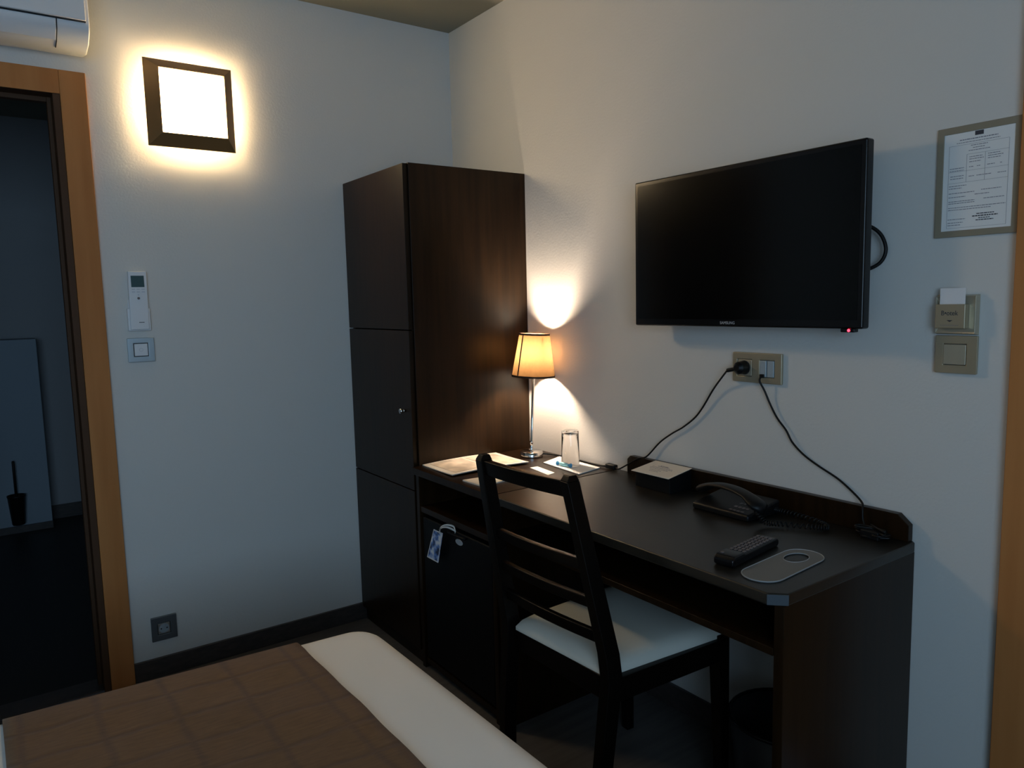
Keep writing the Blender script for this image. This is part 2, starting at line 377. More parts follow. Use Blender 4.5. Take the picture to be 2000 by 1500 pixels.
# fridge
t = thing('minibar_fridge', 'small black fridge inside the cabinet with a pale oval badge', 'fridge', (-0.28, -0.76, 0.038))
bm = B(); box(bm, -0.455, -0.05, YC + 0.030, WW - 0.030, 0.038, 0.556); obj('body', bm, FRIDGE, t, 0.004)
bm = B(); box(bm, -0.500, -0.457, YC + 0.030, WW - 0.030, 0.044, 0.556); fd = obj('door', bm, FRIDGE, t, 0.006)
bm = B()
ring = [(-0.789 + 0.021 * math.cos(a * PI / 12), 0.5255 + 0.0095 * math.sin(a * PI / 12)) for a in range(24)]
prism(bm, ring, 0, -0.502, -0.500); obj('badge', bm, LOGO, fd, label='pale silver oval badge')
bm = B(); tube(bm, [(-0.500, -0.83, 0.548), (-0.512, -0.83, 0.5495), (-0.512, -0.74, 0.5495), (-0.500, -0.74, 0.548)], 0.004, sub=3); obj('handle', bm, FRIDGE, fd, smooth=True)

# hanging tag on fridge
t = thing('hanging_tag', 'small blue and white picture tag hanging from the fridge door', 'tag', (-0.53, -0.66, 0.49))
def tagpt(y, z, x=-0.518): return (x, y, z)
cs = [(-0.6635, 0.541), (-0.7235, 0.5445), (-0.675, 0.430), (-0.597, 0.428)]
# outline ordered TL, TR, BR, BL
bm = B(); o4 = [(-0.657, 0.541), (-0.715, 0.541), (-0.678, 0.430), (-0.603, 0.430)]
hexa(bm, [(-0.5175, y, z) for y, z in o4], [(-0.519, y, z) for y, z in o4]); obj('card', bm, TAGPIC, t)
bm = B()
for a, b in ((0, 1), (1, 2), (2, 3), (3, 0)):
    (ya, za), (yb, zb) = o4[a], o4[b]; cy, cz = -0.663, 0.4855
    ia = (ya + (cy - ya) * .10, za + (cz - za) * .07); ib = (yb + (cy - yb) * .10, zb + (cz - zb) * .07)
    hexa(bm, [(-0.519, ya, za), (-0.519, yb, zb), (-0.519, *ib), (-0.519, *ia)], [(-0.5195, ya, za), (-0.5195, yb, zb), (-0.5195, *ib), (-0.5195, *ia)])
obj('border', bm, WHPL, t)
bm = B()
for dy in (0, 0.012):
    pts = smoothpts([(-0.519, -0.692 - dy * .3, 0.536), (-0.528, -0.716 - dy * .5, 0.562), (-0.526, -0.748 - dy, 0.578 - dy * .4), (-0.508, -0.768 - dy * .6, 0.574 - dy), (-0.508, -0.778, 0.556)], 6)
    L = [(bm.verts.new(p + Vector((0, 0.002, -0.003))), bm.verts.new(p + Vector((0, -0.002, 0.003)))) for p in pts]
    for a, b in zip(L, L[1:]): bm.faces.new([a[0], a[1], b[1], b[0]])
rb = obj('ribbon', bm, RIBBON, t); sm = rb.modifiers.new('thick', 'SOLIDIFY'); sm.thickness = 0.0008

# ------------------------------------------------------------------ desk
E_ = -1.984
t = thing('desk', 'long dark brown wooden writing desk against the right wall below the television', 'desk', (-0.26, -1.5, 0))
bm = B(); c = 0.028
prism(bm, [(-0.002, YC - 0.0015), (-0.520, YC - 0.0015), (-0.520, E_ + c), (-0.520 + c, E_), (-0.012, E_), (-0.002, E_ + 0.01)], 2, DT - 0.0245, DT)
top = obj('top', bm, WENGEH, t, 0.004, 3)
bm = B(); d = 0.0008
hexa(bm, [(-0.5205 - d, E_ + c - d, DT - 0.0225), (-0.5205 + c - d, E_ - d - .0005, DT - .0225), (-0.5195 + c, E_ + .001, DT - .0225), (-0.5195, E_ + c + .001, DT - .0225)],
     [(-0.5205 - d, E_ + c - d, DT - 0.002), (-0.5205 + c - d, E_ - d - .0005, DT - .002), (-0.5195 + c, E_ + .001, DT - .002), (-0.5195, E_ + c + .001, DT - .002)])
obj('corner_sheen', bm, BAND, top, label='pale grey window sheen on the cut corner')
bm = B(); prism(bm, [(-1.070, DT), (-1.070, DT + 0.048), (-1.083, DT + 0.060), (-1.948, DT + 0.060), (-1.974, DT + 0.038), (-1.974, DT)], 0, -0.024, -0.004)
obj('upstand', bm, WENGE, t, 0.0015)
bm = B(); box(bm, -0.500, -0.004, E_ + 0.004, E_ + 0.026, 0, DT - 0.0245); obj('side_panel', bm, WENGE, t, 0.0015)
bm = B(); box(bm, -0.032, -0.022, E_ + 0.026, YC - 0.023, 0.603, DT - 0.0245); obj('back_panel', bm, WENGE, t)
bm = B(); box(bm, -0.500, -0.012, YC - 0.023, YC - 0.003, 0.0, DT - 0.0245); obj('side_panel', bm, WENGE, t, 0.001)
bm = B(); box(bm, -0.502, -0.022, E_ + 0.026, YC - 0.023, 0.598, 0.614); obj('shelf', bm, WENGE, t, 0.001)

# ------------------------------------------------------------------ chair
t = thing('desk_chair', 'dark wooden ladder-back chair with a cream padded seat, pushed under the desk', 'chair', (-0.42, -1.42, 0), 0)
def Pn(bm_, pts, w, d): bar(bm_, pts, w, d, math.radians(-3.4))
# rear posts
RL = [(-0.655, -1.262, 0.0), (-0.640, -1.246, 0.22), (-0.617, -1.238, 0.44), (-0.624, -1.234, 0.50), (-0.679, -1.222, 0.894)]
RR = [(-0.650, -1.618, 0.0), (-0.636, -1.612, 0.22), (-0.604, -1.611, 0.44), (-0.608, -1.606, 0.50), (-0.660, -1.541, 0.894)]
for P in (RL, RR):
    bm = B(); Pn(bm, P, [0.034, 0.036, 0.040, 0.040, 0.034], [0.030, 0.031, 0.033, 0.033, 0.030]); 
    hx = P[-1]; Pn(bm, [hx, (hx[0] + 0.002, hx[1], hx[2] + 0.014)], [0.034, 0.020], [0.030, 0.022])
    obj('leg', bm, CHAIRW, t, 0.002)
for P in ([(-0.200, -1.247, 0), (-0.215, -1.250, 0.45)], [(-0.230, -1.622, 0), (-0.243, -1.620, 0.45)]):
    bm = B(); Pn(bm, P, [0.026, 0.038], [0.026, 0.038]); obj('leg', bm, CHAIRW, t, 0.002)
def interp(P, z):
    for a, b in zip(P, P[1:]):
        if a[2] <= z <= b[2]:
            k = (z - a[2]) / (b[2] - a[2]); return Vector(a) + (Vector(b) - Vector(a)) * k
    return Vector(P[-1])
def slat(z0, z1, th, name):
    bm = B(); a0, a1 = interp(RL, z0), interp(RL, z1); b0, b1 = interp(RR, z0), interp(RR, z1)
    n = 8; rows = []
    for i in range(n + 1):
        k = i / n; bow = -0.010 * math.sin(PI * k)
        l = a0.lerp(b0, k) + Vector((bow, 0, 0)); h = a1.lerp(b1, k) + Vector((bow, 0, 0))
        rows.append([bm.verts.new(l + Vector((th / 2, 0, 0))), bm.verts.new(l - Vector((th / 2, 0, 0))), bm.verts.new(h - Vector((th / 2, 0, 0))), bm.verts.new(h + Vector((th / 2, 0, 0)))])
    for a, b in zip(rows, rows[1:]):
        for i in range(4): bm.faces.new([a[i], a[(i + 1) % 4], b[(i + 1) % 4], b[i]])
    bm.faces.new(rows[0]); bm.faces.new(rows[-1][::-1])
    return obj(name, bm, CHAIRW, t, 0.003)
slat(0.856, 0.898, 0.022, 'top_rail')
slat(0.687, 0.715, 0.016, 'back_slat'); slat(0.600, 0.626, 0.016, 'back_slat'); slat(0.518, 0.547, 0.016, 'back_slat')
bm = B()     # seat frame rails
q = [(-0.610, -1.240), (-0.604, -1.612), (-0.232, -1.632), (-0.205, -1.240)]
def rail(bm, a, b, z0, z1, th):
    a = Vector((*a, 0)); b = Vector((*b, 0)); n = (b - a).normalized().cross(Vector((0, 0, 1))) * th / 2
    hexa(bm, [(*(v).xy, z0) for v in (a + n, b + n, b - n, a - n)], [(*(v).xy, z1) for v in (a + n, b + n, b - n, a - n)])
for a, b in ((0, 1), (1, 2), (2, 3), (3, 0)): rail(bm, q[a], q[b], 0.385, 0.441, 0.022)
obj('seat_frame', bm, CHAIRW, t, 0.002)
bm = B()     # seat cushion: grid with rounded edge and slight crown
qc = [Vector((-0.628, -1.256, 0)), Vector((-0.611, -1.602, 0)), Vector((-0.214, -1.634, 0)), Vector((-0.192, -1.232, 0))]
N = 20; G = []
for i in range(N + 1):
    row = []
    for j in range(N + 1):
        u, v = i / N, j / N
        p = (qc[0] * (1 - u) + qc[1] * u) * (1 - v) + (qc[3] * (1 - u) + qc[2] * u) * v
        e = (1 - abs(2 * u - 1) ** 5) * (1 - abs(2 * v - 1) ** 5)
        row.append(bm.verts.new((p.x, p.y, 0.451 + 0.025 * max(e, 0) ** 0.5)))
    G.append(row)
for i in range(N):
    for j in range(N):
        if (i < 1 or i >= N - 1) and j < 2: continue          # the cushion is cut out round the rear posts
        bm.faces.new([G[i][j], G[i + 1][j], G[i + 1][j + 1], G[i][j + 1]])
for v in [v for v in bm.verts if not v.link_faces]: bm.verts.remove(v)
bmesh.ops.recalc_face_normals(bm, faces=bm.faces)
top_faces = list(bm.faces)
res = bmesh.ops.extrude_face_region(bm, geom=top_faces)
for v in [e for e in res['geom'] if isinstance(e, bmesh.types.BMVert)]: v.co.z = 0.4412
st = obj('seat', bm, LEATH, t, smooth=True, label='cream padded seat'); st.modifiers.new('split', 'EDGE_SPLIT').split_angle = math.radians(60)

# ------------------------------------------------------------------ waste bin under the desk
t = thing('waste_bin', 'round black waste bin standing under the right end of the desk', 'bin', (-0.19, -1.775, 0))
bm = B(); prof = [(0.098, 0.0), (0.100, 0.004), (0.128, 0.275), (0.125, 0.275), (0.097, 0.008), (0.0005, 0.008)]
lathe(bm, [(0.0005, 0.0)] + prof, n=48, cap=False); obj('body', bm, BIN, t, local=True, smooth=True)
bm = B(); tube(bm, [(0.127 * math.cos(a * PI / 16), 0.127 * math.sin(a * PI / 16), 0.277) for a in range(33)], 0.0045, sub=1); obj('rim', bm, BLKGL, t, local=True, smooth=True)

# ------------------------------------------------------------------ bed and runner
BR = math.radians(0.7)
SK = Matrix(((1, 0, 0, 0), (-0.072, 1, 0, 0), (0, 0, 1, 0), (0, 0, 0, 1)))   # bedding pulled slightly askew

t = thing('bed', 'double bed in the foreground with smooth white bedding and rounded corners', 'bed', (-0.953, -1.105, 0), BR)
BL, BW, BT = 1.98, 1.42, 0.505
def rbox(bm, x0, x1, y0, y1, z0, z1, r, rc, n=7):
    """soft box: plan corners rounded by rc, top edge rolled over with radius r"""
    loops = []
    prof = [(0.0, z0), (0.0, z1 - r)] + [(r * (1 - math.cos(a * PI / 2 / n)), z1 - r + r * math.sin(a * PI / 2 / n)) for a in range(1, n + 1)]
    for ins, z in prof:
        ring = []; R = max(rc - ins, 0.004)
        for (cx, cy, a0) in ((x1 - rc, y1 - rc, 0), (x0 + rc, y1 - rc, 90), (x0 + rc, y0 + rc, 180), (x1 - rc, y0 + rc, 270)):
            for k in range(9):
                a = math.radians(a0 + k * 90 / 8); ring.append(bm.verts.new((cx + R * math.cos(a), cy + R * math.sin(a), z)))
        loops.append(ring)
    for a, b in zip(loops, loops[1:]):
        m = len(a)
        for i in range(m): bm.faces.new([a[i], a[(i + 1) % m], b[(i + 1) % m], b[i]])
    bm.faces.new(loops[0][::-1]); bm.faces.new(loops[-1])
bm = B(); rbox(bm, -BL, 0, -BW, 0, 0.27, BT, 0.060, 0.085); bm.transform(SK); obj('mattress', bm, SHEET, t, local=True, smooth=True, label='white fitted mattress')
bm = B(); rbox(bm, -BL + .01, -0.02, -BW + .02, -0.02, 0.10, 0.268, 0.01, 0.06); obj('base', bm, DECK, t, local=True, smooth=False)
for x, y in ((-0.12, -0.12), (-0.12, -BW + .12), (-BL + .12, -0.12), (-BL + .12, -BW + .12)):
    bm = B(); cyl(bm, (x, y, 0), 0.022, 0.10, 2, r2=0.028); obj('leg', bm, CHAIRW, t, local=True, smooth=False)
bm = B(); box(bm, -BL - .06, -BL, -BW - .03, .03, 0.0, 1.0); obj('headboard', bm, WENGE, t, 0.004, local=True)
# the brown runner laid across the foot of the bed
bm = B(); uvl = bm.loops.layers.uv.new('uv')
r_ = 0.060; off = 0.004
prof = [(0.0 + off, 0.20), (0.0 + off, 0.32), (off, BT - r_)]
for k in range(1, 9):
    a = k / 8 * PI / 2; prof.append((-(r_) + (r_ + off) * math.cos(a), BT - r_ + (r_ + off) * math.sin(a)))
ny = 40
for k in range(1, ny): prof.append((-r_ - (BW - 2 * r_) * k / ny, BT + off))
for k in range(8, -1, -1):
    a = k / 8 * PI / 2; prof.append((-BW + (r_) - (r_ + off) * math.cos(a), BT - r_ + (r_ + off) * math.sin(a)))
prof += [(-BW - off, 0.32), (-BW - off, 0.20)]
acc = [0.0]
for a, b in zip(prof, prof[1:]): acc.append(acc[-1] + math.hypot(a[0] - b[0], a[1] - b[1]))
X0, X1 = -0.776, -0.205; nx = 24; rows = []
random.seed(4)
for i in range(nx + 1):
    row = []
    for k, (y, z) in enumerate(prof):
        s = acc[k]; e = i / nx
        x = X0 + (X1 - X0) * e
        x += 0.0015 * math.sin(s * 9 + 1) * e + 0.001 * math.sin(s * 23) * e
        w = 0.0025 * (math.sin(s * 31 + e * 5) * math.sin(e * 17 + s * 6) + 1) if -BW + .06 < y < -.06 else 0
        row.append((bm.verts.new((x, y, z + w)), (x, s)))
    rows.append(row)
for i in range(nx):
    for k in range(len(prof) - 1):
        q4 = [rows[i][k], rows[i + 1][k], rows[i + 1][k + 1], rows[i][k + 1]]
        f = bm.faces.new([v[0] for v in q4])
        for lp, v in zip(f.loops, q4): lp[uvl].uv = v[1]
bm.transform(SK)
rn = obj('bed_runner', bm, RUNNER, smooth=True)
rn.matrix_world = Matrix.Translation((-0.953, -1.105, 0)) @ Matrix.Rotation(BR, 4, 'Z')
so = rn.modifiers.new('thick', 'SOLIDIFY'); so.thickness = 0.005; so.offset = 1.0
tag(rn, 'brown patterned woven runner laid across the foot of the bed', 'bed runner')

# ------------------------------------------------------------------ wall light
t = thing('wall_light', 'lit square wall light with a dark bronze frame beside the bathroom opening', 'wall light', (-1.056, 0, 1.978))
LX, LZ = -1.056, 1.978
bm = B(); box(bm, LX - .122, LX + .122, -0.011, -0.001, LZ - .122, LZ + .122); obj('back_box', bm, GLOW, t, label='glowing rear ring of the lamp')
bm = B(); box(bm, LX - .095, LX + .095, -0.040, -0.0112, LZ - .095, LZ + .095); obj('housing', bm, WHPL, t)
bm = B()
def sq(h, y): return [(LX - h, y, LZ - h), (LX + h, y, LZ - h), (LX + h, y, LZ + h), (LX - h, y, LZ + h)]
def sqi(h, y): return [(p[0] + 0.004, p[1], p[2] + 0.0035) for p in sq(h, y)]
ro = [bm.verts.new(p) for p in sq(0.1415, -0.036)]; ri = [bm.verts.new(p) for p in sqi(0.1040, -0.070)]
bo = [bm.verts.new(p) for p in sq(0.1385, -0.034)]; bi = [bm.verts.new(p) for p in sqi(0.1010, -0.060)]
for a, b in ((ro, ri), (ri, bi), (bi, bo), (bo, ro)):
    for i in range(4): bm.faces.new([a[i], a[(i + 1) % 4], b[(i + 1) % 4], b[i]])
obj('frame', bm, BRONZE, t, 0.0008)
bm = B(); cr = 0.012
pts = []
for cx, cz, a0 in ((1, 1, 0), (-1, 1, 90), (-1, -1, 180), (1, -1, 270)):
    for k in range(6):
        a = math.radians(a0 + k * 18); pts.append((LX + .004 + cx * (0.1010 - cr) + cr * math.cos(a), LZ + .0035 + cz * (0.1010 - cr) + cr * math.sin(a)))
prism(bm, pts, 1, -0.0708, -0.060); obj('diffuser', bm, PANEL, t, label='glowing white square diffuser')

# ------------------------------------------------------------------ table lamp
LEAN = Matrix.Translation((0, 0, .02)) @ Matrix.Rotation(math.radians(2.6), 4, Vector((0.575, 0.81, 0))) @ Matrix.Translation((0, 0, -.02))
LP = (-0.097, -0.649, DT)
t = thing('table_lamp', 'lit table lamp with chrome stem and small brown fabric shade on the desk', 'lamp', LP)
bm = B(); lathe(bm, [(0.0005, 0), (0.042, 0), (0.0425, 0.003), (0.0415, 0.018), (0.038, 0.0205), (0.0005, 0.0215)], n=48, cap=False); obj('base', bm, CHROME, t, local=True, smooth=True)
bm = B(); lathe(bm, [(0.0005, .0205), (0.009, 0.0206), (0.009, 0.030), (0.0055, 0.036), (0.0055, 0.048), (0.0065, 0.050), (0.0065, 0.056), (0.0048, 0.058), (0.0048, 0.285), (0.0075, 0.288), (0.0075, 0.315), (0.011, 0.318), (0.011, 0.345), (0.0005, 0.346)], n=24, cap=False)
bm.transform(LEAN); obj('stem', bm, CHROME, t, local=True, smooth=True)
bm = B(); z0, z1, rb_, rt_ = 0.297, 0.447, 0.0775, 0.0545
lathe(bm, [(rb_, z0), (rt_, z1)], n=56, cap=False); bm.transform(LEAN); sh = obj('lamp_shade', bm, SHADE, t, local=True, smooth=True)
for rr_, zz in ((rb_, z0), (rt_, z1)):
    bm = B(); lathe(bm, [(rr_ + .0012, zz - .004), (rr_ + .0014, zz + .003), (rr_ - .001, zz + .003), (rr_ - .001, zz - .004), (rr_ + .0012, zz - .004)], n=56, cap=False); bm.transform(LEAN); obj('trim_ring', bm, SHADETRIM, sh, local=True, smooth=True)
bm = B(); a = math.radians(187)
hexa(bm, [((rb_ + .0006) * math.cos(a + d), (rb_ + .0006) * math.sin(a + d), z0) for d in (-.035, .035)] + [((rb_ + .0016) * math.cos(a + d), (rb_ + .0016) * math.sin(a + d), z0) for d in (.035, -.035)],
     [((rt_ + .0006) * math.cos(a + d), (rt_ + .0006) * math.sin(a + d), z1) for d in (-.05, .05)] + [((rt_ + .0016) * math.cos(a + d), (rt_ + .0016) * math.sin(a + d), z1) for d in (.05, -.05)])
bm.transform(LEAN); obj('seam', bm, SHADETRIM, sh, local=True)
bm = B()
for k in range(3):
    a = k * 2 * PI / 3 + .4; tube(bm, [(0.010 * math.cos(a), 0.010 * math.sin(a), 0.340), ((rt_ + .001) * math.cos(a), (rt_ + .001) * math.sin(a), z1 - 0.012)], 0.0012, n=6, sub=1)
bm.transform(LEAN); obj('shade_carrier', bm, CHROME, sh, local=True)
bm = B(); lathe(bm, [(0.0005, 0.3455), (0.009, 0.346), (0.013, 0.352), (0.0175, 0.366), (0.0165, 0.382), (0.011, 0.400), (0.005, 0.414), (0.0005, 0.420)], n=20, cap=False)
bm.transform(LEAN); obj('bulb', bm, BULB, t, local=True, smooth=True)
# cord from the base behind the glass, inline switch, over the upstand, up to the socket
bm = B()
tube(bm, [(-0.060, -0.668, DT + .008), (-0.042, -0.685, DT + .007), (-0.028, -0.712, DT + .004), (-0.024, -0.76, DT + .0035), (-0.024, -0.84, DT + .0035), (-0.024, -0.90, DT + .0035), (-0.026, -0.955, DT + .006), (-0.0235, -0.975, DT + 0.009)], 0.0032)
tube(bm, [(-0.024, -1.015, DT + 0.010), (-0.036, -1.045, DT + .012), (-0.034, -1.085, DT + 0.034), (-0.026, -1.120, DT + 0.056), (-0.017, -1.151, DT + 0.068), (-0.012, -1.202, 0.848), (-0.010, -1.250, 0.882), (-0.010, -1.295, 0.908), (-0.010, -1.340, 0.942), (-0.012, -1.372, 0.978), (-0.016, -1.410, 1.030), (-0.026, -1.445, 1.065), (-0.040, -1.478, 1.092)], 0.0026)
obj('cord', bm, BLKPL, t, smooth=True)
bm = B(); bar(bm, [(0, 0, -0.022), (0, 0, 0.022)], 0.020, 0.016); bm.transform(Matrix.Translation((-0.0235, -0.995, DT + .010)) @ Matrix.Rotation(math.radians(90), 4, 'X'))
obj('inline_switch', bm, BLKPL, t, 0.004)
bm = B(); cyl(bm, (-0.012, -1.510, 1.100), 0.0185, -0.022, 0, r2=0.0165); cyl(bm, (-0.034, -1.510, 1.100), 0.0165, -0.008, 0, r2=0.009)
tube(bm, [(-0.034, -1.505, 1.098), (-0.040, -1.478, 1.092)], 0.0055, sub=2); obj('plug', bm, BLKPL, t, smooth=False)

# ------------------------------------------------------------------ television
TY0, TY1, TZ0, TZ1, TX = -1.887, -1.174, 1.214, 1.634, -0.088
t = thing('television', 'black flat-screen television mounted on the right wall above the desk', 'television', (-0.06, (TY0 + TY1) / 2, (TZ0 + TZ1) / 2))
bm = B(); box(bm, TX, TX + 0.030, TY0, TY1, TZ0, TZ1); obj('bezel', bm, BLKGL, t, 0.005, 3)
bm = B(); prism(bm, [(TY0 + .03, TZ0 + .03), (TY1 - .03, TZ0 + .03), (TY1 - .03, TZ1 - .05), (TY0 + .03, TZ1 - .05)], 0, TX + 0.028, TX + 0.052); obj('back_cover', bm, BLKPL, t, 0.01)
bm = B(); box(bm, TX - 0.0008, TX + 0.002, TY0 + .013, TY1 - .013, TZ0 + .020, TZ1 - .013); obj('screen', bm, SCREEN, t)
bm = B(); box(bm, -0.038, -0.001, -1.64, -1.44, 1.32, 1.52); obj('wall_mount', bm, BLKPL, t, 0.003)
text_mesh('logo', 'SAMSUNG', 0.0105, LOGO, on_right(TX - 0.0012, -1.516, TZ0 + 0.0105), t)
bm = B(); box(bm, TX + 0.004, TX + 0.022, -1.866, -1.832, TZ0 - 0.008, TZ0 + 0.001); sb = obj('sensor', bm, BLKGL, t, 0.002)
bm = B(); cyl(bm, (TX + 0.004, -1.853, TZ0 - 0.0035), 0.0032, -0.0015, 0, n=14); obj('power_light', bm, REDLED, sb, label='small red standby light')
bm = B(); tube(bm, [(-0.040, -1.84, 1.450), (-0.030, -1.865, 1.446), (-0.022, -1.888, 1.425), (-0.020, -1.899, 1.392), (-0.022, -1.890, 1.365), (-0.030, -1.868, 1.350), (-0.040, -1.84, 1.344)], 0.0042); obj('cable', bm, BLKPL, t, smooth=True)

# ------------------------------------------------------------------ plates on the right wall
def holed(bm, outer, inners, z0, z1, mtx=None):
    """flat plate of an outline with holes, thickness z0..z1"""
    cu = bpy.data.curves.new('c', 'CURVE'); cu.dimensions = '2D'; cu.fill_mode = 'BOTH'; cu.extrude = (z1 - z0) / 2
    for L in [outer] + inners:
        s_ = cu.splines.new('POLY'); s_.points.add(len(L) - 1); s_.use_cyclic_u = True
        for p_, q_ in zip(s_.points, L): p_.co = (q_[0], q_[1], 0, 1)
    o = bpy.data.objects.new('c', cu); COL.objects.link(o)
    me = bpy.data.meshes.new_from_object(o.evaluated_get(bpy.context.evaluated_depsgraph_get())); bpy.data.objects.remove(o)
    bm.from_mesh(me); bpy.data.meshes.remove(me); bm.transform(Matrix.Translation((0, 0, (z0 + z1) / 2)))
    bmesh.ops.remove_doubles(bm, verts=bm.verts, dist=1e-6)
    bmesh.ops.dissolve_limit(bm, angle_limit=0.01, verts=bm.verts, edges=bm.edges)
    if mtx is not None: bm.transform(mtx)
def rect(a0, a1, b0, b1): return [(a0, b0), (a1, b0), (a1, b1), (a0, b1)]
def frame_plate(bm, y0, y1, z0, z1, holes, x0, x1):
    """plate on the right wall with rectangular holes (y0, y1, z0, z1)"""
    holed(bm, rect(-y1, -y0, z0, z1), [rect(-h[1], -h[0], h[2], h[3]) for h in holes], -x1, -x0, on_right(0, 0, 0))
def frame_plate_left(bm, x0, x1, z0, z1, holes, y0, y1):
    """the same on the left wall, holes as (x0, x1, z0, z1)"""
    holed(bm, rect(x0, x1, z0, z1), [rect(*h) for h in holes], -y1, -y0, on_left(0, 0, 0))
t = thing('wall_socket', 'champagne metal double socket plate on the wall under the television', 'socket', (0, -1.551, 1.101))
y0, y1, z0, z1 = -1.628, -1.474, 1.0605, 1.1415
bm = B(); frame_plate(bm, y0, y1, z0, z1, [(-1.535, -1.488, 1.077, 1.123), (-1.606, -1.560, 1.077, 1.123)], -0.010, -0.001); obj('plate', bm, CHAMP, t, 0.002)
bm = B(); box(bm, -0.0085, -0.001, -1.534, -1.489, 1.078, 1.122); so_ = obj('power_outlet', bm, CHAMPL, t, 0.0015)
bm = B(); cyl(bm, (-0.0086, -1.5105, 1.100), 0.0195, -0.003, 0, n=28, r2=0.019); obj('socket_ring', bm, GAP, so_)
bm = B(); box(bm, -0.011, -0.001, -1.5815, -1.561, 1.078, 1.122); obj('data_port', bm, STEELB, t, 0.0015)
bm = B(); box(bm, -0.011, -0.001, -1.605, -1.5845, 1.078, 1.122); obj('data_port', bm, STEELB, t, 0.0015)

t = thing('telephone_cable', 'thin black cable running from the wall socket down behind the desk', 'cable', (-0.02, -1.70, 0.95))
bm = B(); box(bm, -0.018, -0.0115, -1.577, -1.566, 1.076, 1.086); obj('connector', bm, BLKPL, t, 0.001)
bm = B(); tube(bm, [(-0.018, -1.5715, 1.080), (-0.024, -1.572, 1.068), (-0.016, -1.582, 1.042), (-0.011, -1.597, 1.006), (-0.010, -1.618, 0.972), (-0.010, -1.645, 0.943), (-0.010, -1.664, 0.914), (-0.010, -1.698, 0.886), (-0.010, -1.740, 0.864), (-0.010, -1.792, 0.841), (-0.012, -1.832, 0.816), (-0.019, -1.860, 0.797), (-0.030, -1.868, 0.785), (-0.034, -1.872, 0.760), (-0.040, -1.885, 0.740)], 0.0026)
obj('cord', bm, BLKPL, t, smooth=True)
bm = B(); random.seed(2)
tube(bm, [(-0.040 - 0.03 * math.sin(k * 1.3) ** 2 + .004 * math.sin(k * 5), -1.905 + 0.040 * math.cos(k * 1.3 + k * .1), DT + .004 + 0.0022 * k * .6) for k in range(18)], 0.0026)
obj('cord_coil', bm, BLKPL, t, smooth=True)
bm = B(); box(bm, -0.072, -0.030, -1.930, -1.886, DT, DT + 0.020); tag(obj('cable_adapter', bm, BLKPL, bevel=0.003), 'small black adapter box among the cables at the right end of the desk', 'adapter')

t = thing('key_card_switch', 'square champagne key card holder on the right wall above the light switch', 'card switch', (0, -2.05, 1.245))
y0, y1, z0, z1 = -2.092, -2.007, 1.202, 1.287
bm = B()
A = [(0.0, y0, z0), (0.0, y1, z0), (0.0, y1, z1), (0.0, y0, z1)]
Bq = [(-0.014, y0 + .003, z0 + .003), (-0.014, y1 - .003, z0 + .003), (-0.014, y1 - .003, z1 - .003), (-0.014, y0 + .003, z1 - .003)]
C_ = [(-0.008, y0 + .016, z0 + .014), (-0.008, y1 - .006, z0 + .014), (-0.008, y1 - .006, z1 - .014), (-0.008, y0 + .016, z1 - .014)]
va, vb, vc = [[bm.verts.new((p[0] - .0005, p[1], p[2])) for p in L] for L in (A, Bq, C_)]
for a, b in ((va, vb), (vb, vc)):
    for i in range(4): bm.faces.new([a[i], a[(i + 1) % 4], b[(i + 1) % 4], b[i]])
bm.faces.new(va[::-1]); bm.faces.new(vc); obj('plate', bm, CHAMPL, t, 0.0008)
bm = B(); box(bm, -0.026, -0.009, y0 + .018, y1 - .007, z0 + .014, z1 - .020); po_ = obj('card_pocket', bm, CHAMP, t, 0.0015)
yc = (y0 + .018 + y1 - .007) / 2
text_mesh('printed_name', 'B\u2022otek', 0.0145, INK, on_right(-0.0262, yc + .001, 1.248), po_, sx=0.85)
bm = B(); prism(bm, [(yc + .006, 1.2335), (yc - .006, 1.2335), (yc, 1.2295)], 0, -0.0264, -0.0258); obj('arrow_mark', bm, INK, po_)
bm = B()
for k in range(9): box(bm, -0.0263, -0.0258, yc + .019 - .0042 * k - .0030, yc + .019 - .0042 * k, 1.2222, 1.2232)
obj('small_print', bm, INKG, po_)
bm = B(); box(bm, -0.0180, -0.0170, -2.070, -2.019, 1.235, 1.301); tag(obj('key_card', bm, WHPL, bevel=0.0004), 'white plastic card standing in the key card holder', 'card')

t = thing('light_switch', 'square champagne light switch on the right wall below the key card holder', 'switch', (0, -2.05, 1.158))
y0, y1, z0, z1 = -2.0935, -2.009, 1.119, 1.200
bm = B(); frame_plate(bm, y0, y1, z0, z1, [(-2.0725, -2.027, 1.137, 1.182)], -0.010, -0.001); obj('plate', bm, CHAMP, t, 0.002)
bm = B(); hexa(bm, [(-0.001, -2.0715, 1.138), (-0.001, -2.028, 1.138), (-0.013, -2.028, 1.138), (-0.009, -2.0715, 1.138)], [(-0.001, -2.0715, 1.181), (-0.001, -2.028, 1.181), (-0.013, -2.028, 1.181), (-0.009, -2.0715, 1.181)])
obj('rocker', bm, CHAMPL, t, 0.001)

